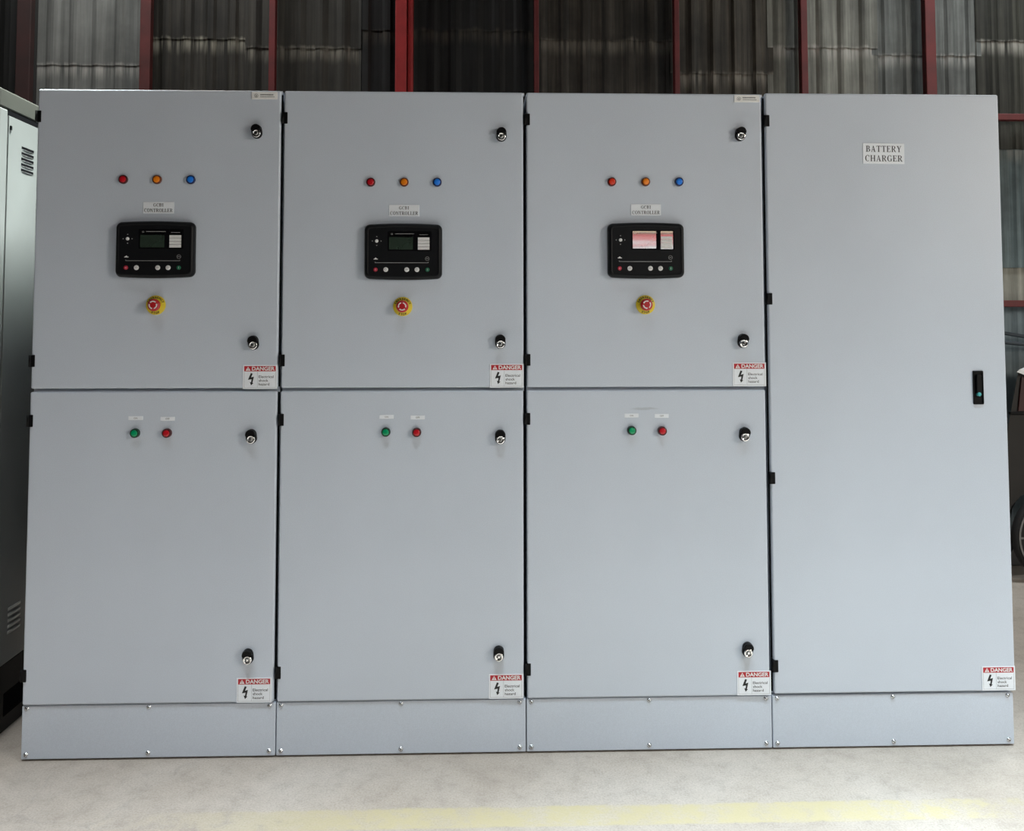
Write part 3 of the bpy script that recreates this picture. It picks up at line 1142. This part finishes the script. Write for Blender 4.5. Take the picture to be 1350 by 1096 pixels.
def clad_wall():
    mats, bm = [], bmesh.new()

    def mat(*a, **k):
        m = cladding(*a, **k)
        mats.append(m)
        return len(mats) - 1
    G1 = mat('sheet_galvanised', (0.125, 0.129, 0.124), 0.28, 2.86, 0.75, (0.32, 0.31, 0.29, 1), 0.35)
    D1 = mat('sheet_sooty_banded', (0.020, 0.018, 0.0145), 0.75, 3.02, 1.0, (0.20, 0.19, 0.155, 1), 0.7)
    D2 = mat('sheet_brown', (0.026, 0.024, 0.020), 0.5, 2.97, 0.5, (0.26, 0.24, 0.20, 1), 0.4)
    D3 = mat('sheet_black', (0.007, 0.007, 0.0075), 0.6, 3.08, 0.25, (0.14, 0.12, 0.09, 1), 0.6)
    D4 = mat('sheet_dark_streaked', (0.036, 0.031, 0.025), 0.8, 3.03, 0.5, (0.20, 0.18, 0.15, 1), 0.7)
    D4b = mat('sheet_dark_rusty', (0.042, 0.036, 0.028), 0.8, 2.84, 0.75, (0.22, 0.20, 0.17, 1), 0.6)
    G2 = mat('sheet_grey_olive', (0.165, 0.165, 0.145), 0.50, 3.00, 0.8, (0.40, 0.38, 0.35, 1), 0.4)
    G3 = mat('sheet_grey_cool', (0.115, 0.122, 0.117), 0.50, 2.96, 0.7, (0.36, 0.35, 0.33, 1), 0.4)
    D5 = mat('sheet_dark_olive', (0.024, 0.024, 0.019), 0.7, 3.05, 0.9, (0.28, 0.27, 0.24, 1), 0.6)
    T1 = mat('sheet_slate', (0.10, 0.13, 0.135), 0.45, 2.40, 0.5, (0.30, 0.30, 0.28, 1), 0.5)
    P1 = mat('sheet_pale_patch', (0.26, 0.26, 0.225), 0.35, None, 0, blotch=0.4)
    S1 = mat('sheet_slate_low', (0.16, 0.20, 0.215), 0.25, None, 0, blotch=0.3)
    BK = mat('sheet_black_left', (0.010, 0.010, 0.010), 0.4, None, 0, blotch=0.3)  # near-black sheeting at the left end of the wall
    # (x0, x1, [(z_top, z_bottom, material, step forward)])
    full = 0.0
    cols = [
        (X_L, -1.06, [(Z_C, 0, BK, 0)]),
        (-1.06, -0.455, [(Z_C, 2.86, G1, .004), (2.95, 0, G1, 0)]),
        (-0.455, 0.125, [(Z_C, 3.02, D1, .005), (3.10, 0, D1, 0)]),
        (0.125, 0.755, [(Z_C, 2.97, D2, .005), (3.05, 0, D2, 0)]),
        (0.755, 1.80, [(Z_C, 3.08, D3, .005), (3.16, 0, D3, 0)]),
        (1.80, 2.60, [(Z_C, 3.03, D4, .005), (3.11, 0, D4, 0)]),
        (2.60, 3.18, [(Z_C, 2.84, D4b, .005), (2.93, 0, D4b, 0)]),
        (3.18, 3.80, [(Z_C, 3.00, G2, .005), (3.09, 0, G2, 0)]),
        (3.80, 4.425, [(Z_C, 2.96, G3, .005), (3.05, 0, G3, 0)]),
        (4.425, X_R, [(Z_C, 3.05, D5, .005), (3.13, 2.40, D5, 0), (2.46, 1.70, T1, -.012), (1.75, 1.48, P1, -.024), (1.50, 0, S1, -.036)]),
    ]
    pitch, amp = 0.128, 0.0075
    for ci, (x0, x1, parts) in enumerate(cols):
        off = 0.004 * (ci % 2)
        for (zt, zb, mi, fwd) in parts:
            n = max(2, int(round((x1 - x0 + 0.04) / (pitch / 8))))
            if x1 - x0 > 3:
                n //= 2
            zs = [zb, zt]
            grid = []
            for z in zs:
                row = []
                for i in range(n + 1):
                    x = x0 - 0.02 + (x1 - x0 + 0.04) * i / n
                    p = (x / pitch) % 1.0
                    # trapezoidal ribs
                    h = max(-1.0, min(1.0, 2.6 * math.sin(2 * PI * p) - 0.9))
                    row.append(bm.verts.new((x, WY - fwd - off - amp * h, z)))
                grid.append(row)
            for i in range(n):
                f = bm.faces.new((grid[0][i], grid[0][i + 1], grid[1][i + 1], grid[1][i]))
                f.material_index = mi
                f.smooth = False
    me = bpy.data.meshes.new('corrugated_back_wall')
    bm.to_mesh(me)
    bm.free()
    for m in mats:
        me.materials.append(m)
    return me


struct('wall_back', clad_wall())

b = MB()
b.box(X_L, X_R, Y_F, WY + 0.3, -0.15, 0.0)
struct('floor', b.mesh('floor_slab', M['floor']))
b = MB()
b.box(X_L, X_R, Y_F, WY + 0.3, Z_C, Z_C + 0.1)
struct('ceiling', b.mesh('ceiling_sheet', M['ceiling']))
b = MB()
b.box(X_L - 0.15, X_L, Y_F, WY + 0.3, -0.15, Z_C)
struct('wall_left', b.mesh('left_wall', M['wall_plain']))
# right wall with the tall doorway the daylight comes through
OY0, OY1, OZ = -8.0, -1.6, 4.4
b = MB()
b.box(X_R, X_R + 0.15, Y_F, OY0, -0.15, Z_C)
b.box(X_R, X_R + 0.15, OY1, WY + 0.3, -0.15, Z_C)
b.box(X_R, X_R + 0.15, OY0, OY1, OZ, Z_C)
struct('wall_right', b.mesh('right_wall', M['wall_plain']))
b = MB()
b.box(X_L, X_R, Y_F - 0.15, Y_F, -0.15, Z_C)
struct('wall_front', b.mesh('front_wall', M['wall_plain']))
M['refl_red'] = plain('reflected_panel_red', srgb(215, 105, 110), 0.6, scale=3)  # colours of an added, unseen panel that the third display reflects
M['refl_white'] = plain('reflected_panel_white', (0.85, 0.88, 0.9), 0.6, scale=3)
M['refl_cream'] = plain('reflected_panel_cream', (0.85, 0.72, 0.5), 0.6, scale=3)
b = MB()
for z0, z1, mi in ((0.0, 2.535, 1), (2.535, 2.625, 0), (2.655, 2.80, 2)):
    b.mi = mi
    b.box(3.2, 4.75, Y_F + 0.002, Y_F + 0.05, z0, z1)
b.mi = 0
b.prism(ccw([(3.2, 2.44), (4.75, 2.56), (4.75, 2.53), (3.2, 2.40)]), Y_F + 0.051, Y_F + 0.056)
struct('reflected_panel', b.mesh('reflected_panel_mesh', [M['refl_red'], M['refl_white'], M['refl_cream']]))  # made-up panel behind the camera, there only for its reflection
b = MB()
b.box(X_L, X_R, WY - 0.10, WY - 0.022, 0.0, 0.13, 0.008)
struct('baseboard_back', b.mesh('kerb', M['kerb']))

# red steel members in front of the cladding
def post(x, w, label, mat='steel_red', y=WY - 0.075, d=0.05):
    b = MB()
    b.box(-w / 2, w / 2, -d / 2, d / 2, 0.0, Z_C - 0.004, 0.004, 2)
    o = put('steel_post', b.mesh('steel_post', M[mat]), None, (x, y, 0.001))
    return tag(o, label, 'post', 'red steel posts in front of the corrugated wall')


post(-0.433, 0.060, 'dull red steel post rising behind the leftmost control cabinet, beside pale grey sheeting', 'steel_dull')
post(0.281, 0.036, 'slim dark red steel post above the seam between first and second cabinets')
post(1.790, 0.027, 'thin red steel post just right of the seam between second and third cabinets')
post(2.601, 0.031, 'thin red steel post above the blue lamp of the third control cabinet')
post(3.345, 0.040, 'red steel post above the left part of the battery charger cabinet')
post(4.09, 0.062, 'red steel post above the right part of the battery charger cabinet')
post(-1.112, 0.080, 'broad dark red steel post rising behind the louvred cabinet at the left edge', 'steel_red_shaded')
# thick column: two channels back to back
cr = thing('steel_column', (1.036, WY - 0.10, 0.001), 'thick red double steel column rising behind the second control cabinet', 'post')
for sx, name in ((-1, 'channel'), (1, 'channel')):
    b = MB()
    x0, x1 = (-0.052, 0.012) if sx < 0 else (0.017, 0.046)
    b.box(x0, x1, -0.045 if sx < 0 else -0.03, 0.045, 0.0, Z_C - 0.004, 0.004, 2)
    put(name, b.mesh('column_channel', M['steel_bright']), cr)
for z, lb in ((2.575, 'upper red steel rail along the wall, right of the battery charger cabinet'),
              (1.487, 'lower red steel rail along the wall, right of the battery charger cabinet')):
    b = MB()
    b.box(4.20, X_R - 0.01, -0.022, 0.022, -0.019, 0.019, 0.004, 2)
    o = put('steel_rail', b.mesh('steel_rail', M['steel_red']), None, (0, WY - 0.072, z))
    tag(o, lb, 'rail', 'red steel rails along the wall')

# two drooping cables under the lower rail
for k, (z0, z1, lb) in enumerate(((1.36, 1.30, 'upper slate grey cable drooping on the wall under the red rail'),
                                  (1.285, 1.265, 'lower slate grey cable lying along the wall under the red rail'))):
    b = MB()
    pts = []
    for i in range(25):
        t = i / 24
        x = 4.25 + 3.0 * t
        pts.append((x, WY - 0.052 - 0.012 * k, z0 + (z1 - z0) * min(1, t * 6) - 0.05 * math.sin(PI * t)))
    b.tube(pts, 0.011, 10)
    tag(put('wall_cable', b.mesh('wall_cable', M['cable'])), lb, 'cable', 'cables on the back wall')

# ------------------------------------------------------------------ three-wheeled cart at the right edge
CARTX = 4.5386
ct = thing('cart', (CARTX, 1.85, 0.0), 'dark cart with a pale top and black wheel, right of the battery charger cabinet', 'cart')
b = MB()
# side outline (x, z): raked front, sloping top, wheel arch
outl = [(-0.27, 0.195), (-0.27, 0.60), (-0.20, 0.90), (-0.155, 1.108), (0.06, 1.03), (0.75, 0.98), (1.15, 0.92), (1.18, 0.18), (0.95, 0.15)]
outl += arc(0.75, 0.236, 0.26, -0.1, PI - 0.5, 10)[1:]
outl += [(0.45, 0.15), (0.28, 0.15)] + arc(0.0, 0.236, 0.262, -0.2, PI + 0.45, 14)
b.skew_prism(ccw(outl), 0.03, 0.26, 0.75)
put('cart_body', b.mesh('cart_body', M['cart_dark']), ct)
b = MB()
b.prism(ccw([(-0.165, 0.90), (-0.140, 1.085), (0.06, 1.015), (0.72, 0.965), (0.72, 0.90)]), 0.02, 0.03)
put('side_panel', b.mesh('cart_side', M['cart_red']), ct, label='maroon side panel')
b = MB()
b.box(-0.215, 1.12, 0.012, 0.03, 0.882, 0.896, 0.003)
put('rubbing_strip', b.mesh('cart_strip', M['black']), ct, label='black strip')
b = MB()
b.skew_prism(ccw([(-0.180, 1.112), (-0.165, 1.126), (0.06, 1.085), (0.80, 1.03), (0.80, 0.980), (0.06, 1.020)]), 0.0, 0.28, 0.75)
put('top_cover', b.mesh('cart_cover', M['cart_white']), ct, label='pale top cover')


def wheel(x, y):
    b = MB()
    r = 0.236
    b.lathe([(r * .86, 0.022), (r * .95, 0.026), (r, 0.014), (r, -0.014), (r * .95, -0.026), (r * .86, -0.022)], 56)
    w = put('wheel', b.mesh('tyre', M['tyre']), ct, (x, y, r))
    b = MB()
    b.polys(ring_polys(0, 0, r * .93, r * .93, 0.010, 0.010, 0, 2 * PI, 48), -0.032, -0.022)
    for k in range(10):
        a = 2 * PI * k / 10
        c, s = math.cos(a), math.sin(a)
        b.prism([(0.03 * c + 0.005 * s, 0.03 * s - 0.005 * c), (r * .90 * c + 0.005 * s, r * .90 * s - 0.005 * c),
                 (r * .90 * c - 0.005 * s, r * .90 * s + 0.005 * c), (0.03 * c - 0.005 * s, 0.03 * s + 0.005 * c)], -0.030, -0.024)
    b.lathe([(0.035, -0.024), (0.035, -0.036), (0.02, -0.042), (0.0004, -0.042)], 20)
    put('rim', b.mesh('rim', M['rim']), w, label='grey spoked rim')


wheel(0.0, -0.01)
wheel(0.75, -0.01)

# ------------------------------------------------------------------ light
P_DOOR, P_FILL_L, P_FILL_R, P_GAP = 172, 58, 60, 6600
P_FLOOR_FILL = (1200, 1500, 2560, 1200)
W = bpy.data.worlds.new('World')
SC.world = W
W.use_nodes = True
bg = W.node_tree.nodes['Background']
bg.inputs['Color'].default_value = (0.75, 0.87, 1.0, 1)
bg.inputs['Strength'].default_value = 0.3


def area(name, loc, target, sx, sy, power, col, spread=None):
    L = bpy.data.lights.new(name, 'AREA')
    L.shape = 'RECTANGLE'
    L.size, L.size_y = sx, sy
    L.energy = power
    L.color = col
    if spread:
        L.spread = spread
    o = bpy.data.objects.new(name, L)
    COL.objects.link(o)
    o.location = loc
    o.rotation_euler = (Vector(target) - Vector(loc)).to_track_quat('-Z', 'Y').to_euler()
    return o


# sky seen through the upper part of the right-hand doorway
area('doorway_sky', (X_R - 0.05, -4.2, 2.9), (2.4, -0.6, 1.2), 1.7, 1.5, P_DOOR, (1.0, 0.92, 0.80))
# added, unseen area fill for the left end of the back wall
area('wall_fill_left', (-0.6, 1.45, Z_C - 0.05), (-0.6, 1.45, 0), 1.2, 0.8, P_FILL_L, (1.0, 1.0, 0.97), math.radians(120))


area('wall_fill_right', (4.9, 1.3, Z_C - 0.05), (4.9, 1.3, 0), 1.4, 0.8, P_FILL_R, (0.92, 0.98, 1.0), math.radians(120))  # added, unseen fill for the right part of the back wall


# added, unseen fill spots over the aisle, shining down on the floor in front of the cabinets
def floor_fill(name, x, power, col):
    h = bpy.data.lights.new(name, 'SPOT')
    h.energy = power
    h.spot_size = math.radians(54)
    h.spot_blend = 1.0
    h.shadow_soft_size = 0.5
    h.color = col
    o = bpy.data.objects.new(name, h)
    COL.objects.link(o)
    o.location = (x, -1.75, Z_C - 0.3)
    o.rotation_euler = (0, 0, 0)


floor_fill('floor_fill_a', 0.0, P_FLOOR_FILL[0], (0.90, 0.96, 1.0))
floor_fill('floor_fill_b', 1.6, P_FLOOR_FILL[1], (0.84, 0.94, 1.0))
floor_fill('floor_fill_c', 3.2, P_FLOOR_FILL[2], (0.78, 0.92, 1.0))
floor_fill('floor_fill_d', 4.8, P_FLOOR_FILL[3], (0.76, 0.91, 1.0))
# hanging lamp over the gap at the left end of the row
SP = bpy.data.lights.new('gap_lamp', 'SPOT')
SP.energy = P_GAP
SP.spot_size = math.radians(13)
SP.spot_blend = 0.7
SP.shadow_soft_size = 0.35
SP.color = (0.93, 1.0, 0.95)
spo = bpy.data.objects.new('gap_lamp', SP)
COL.objects.link(spo)
spo.location = (0.66, 0.50, Z_C - 0.3)
spo.rotation_euler = (Vector((-0.15, 0.20, 1.85)) - spo.location).to_track_quat('-Z', 'Y').to_euler()

# added spot that brightens the made-up panel reflected in the third display
FL = bpy.data.lights.new('reflection_spot', 'SPOT')
FL.energy = 5200
FL.spot_size = math.radians(25)
FL.spot_blend = 0.3
FL.shadow_soft_size = 0.15
flo = bpy.data.objects.new('reflection_spot', FL)
COL.objects.link(flo)
flo.location = (4.0, Y_F + 3.2, 4.4)
flo.rotation_euler = (Vector((4.0, Y_F, 2.5)) - flo.location).to_track_quat('-Z', 'Y').to_euler()

# ------------------------------------------------------------------ camera
cam = bpy.data.cameras.new('camera')
co = bpy.data.objects.new('camera', cam)
COL.objects.link(co)
F, CX, CY = 1200.0, 662.649, 360.469
cam.sensor_fit = 'HORIZONTAL'
cam.sensor_width = 36.0
cam.lens = F / 1350.0 * 36.0
cam.shift_x = (675.0 - CX) / 1350.0
cam.shift_y = (CY - 548.0) / 1350.0
cam.clip_start = 0.05
pit, yaw, rol = 0.05245, 0.03176, -0.00069
fwd = Vector((math.sin(yaw) * math.cos(pit), math.cos(yaw) * math.cos(pit), math.sin(pit)))
rgt = Vector((math.cos(yaw), -math.sin(yaw), 0))
upv = rgt.cross(fwd)
r2 = math.cos(rol) * rgt + math.sin(rol) * upv
u2 = -math.sin(rol) * rgt + math.cos(rol) * upv
mw = Matrix(((r2.x, u2.x, -fwd.x, 1.42984), (r2.y, u2.y, -fwd.y, -2.99141), (r2.z, u2.z, -fwd.z, 1.38829), (0, 0, 0, 1)))
co.matrix_world = mw
SC.camera = co
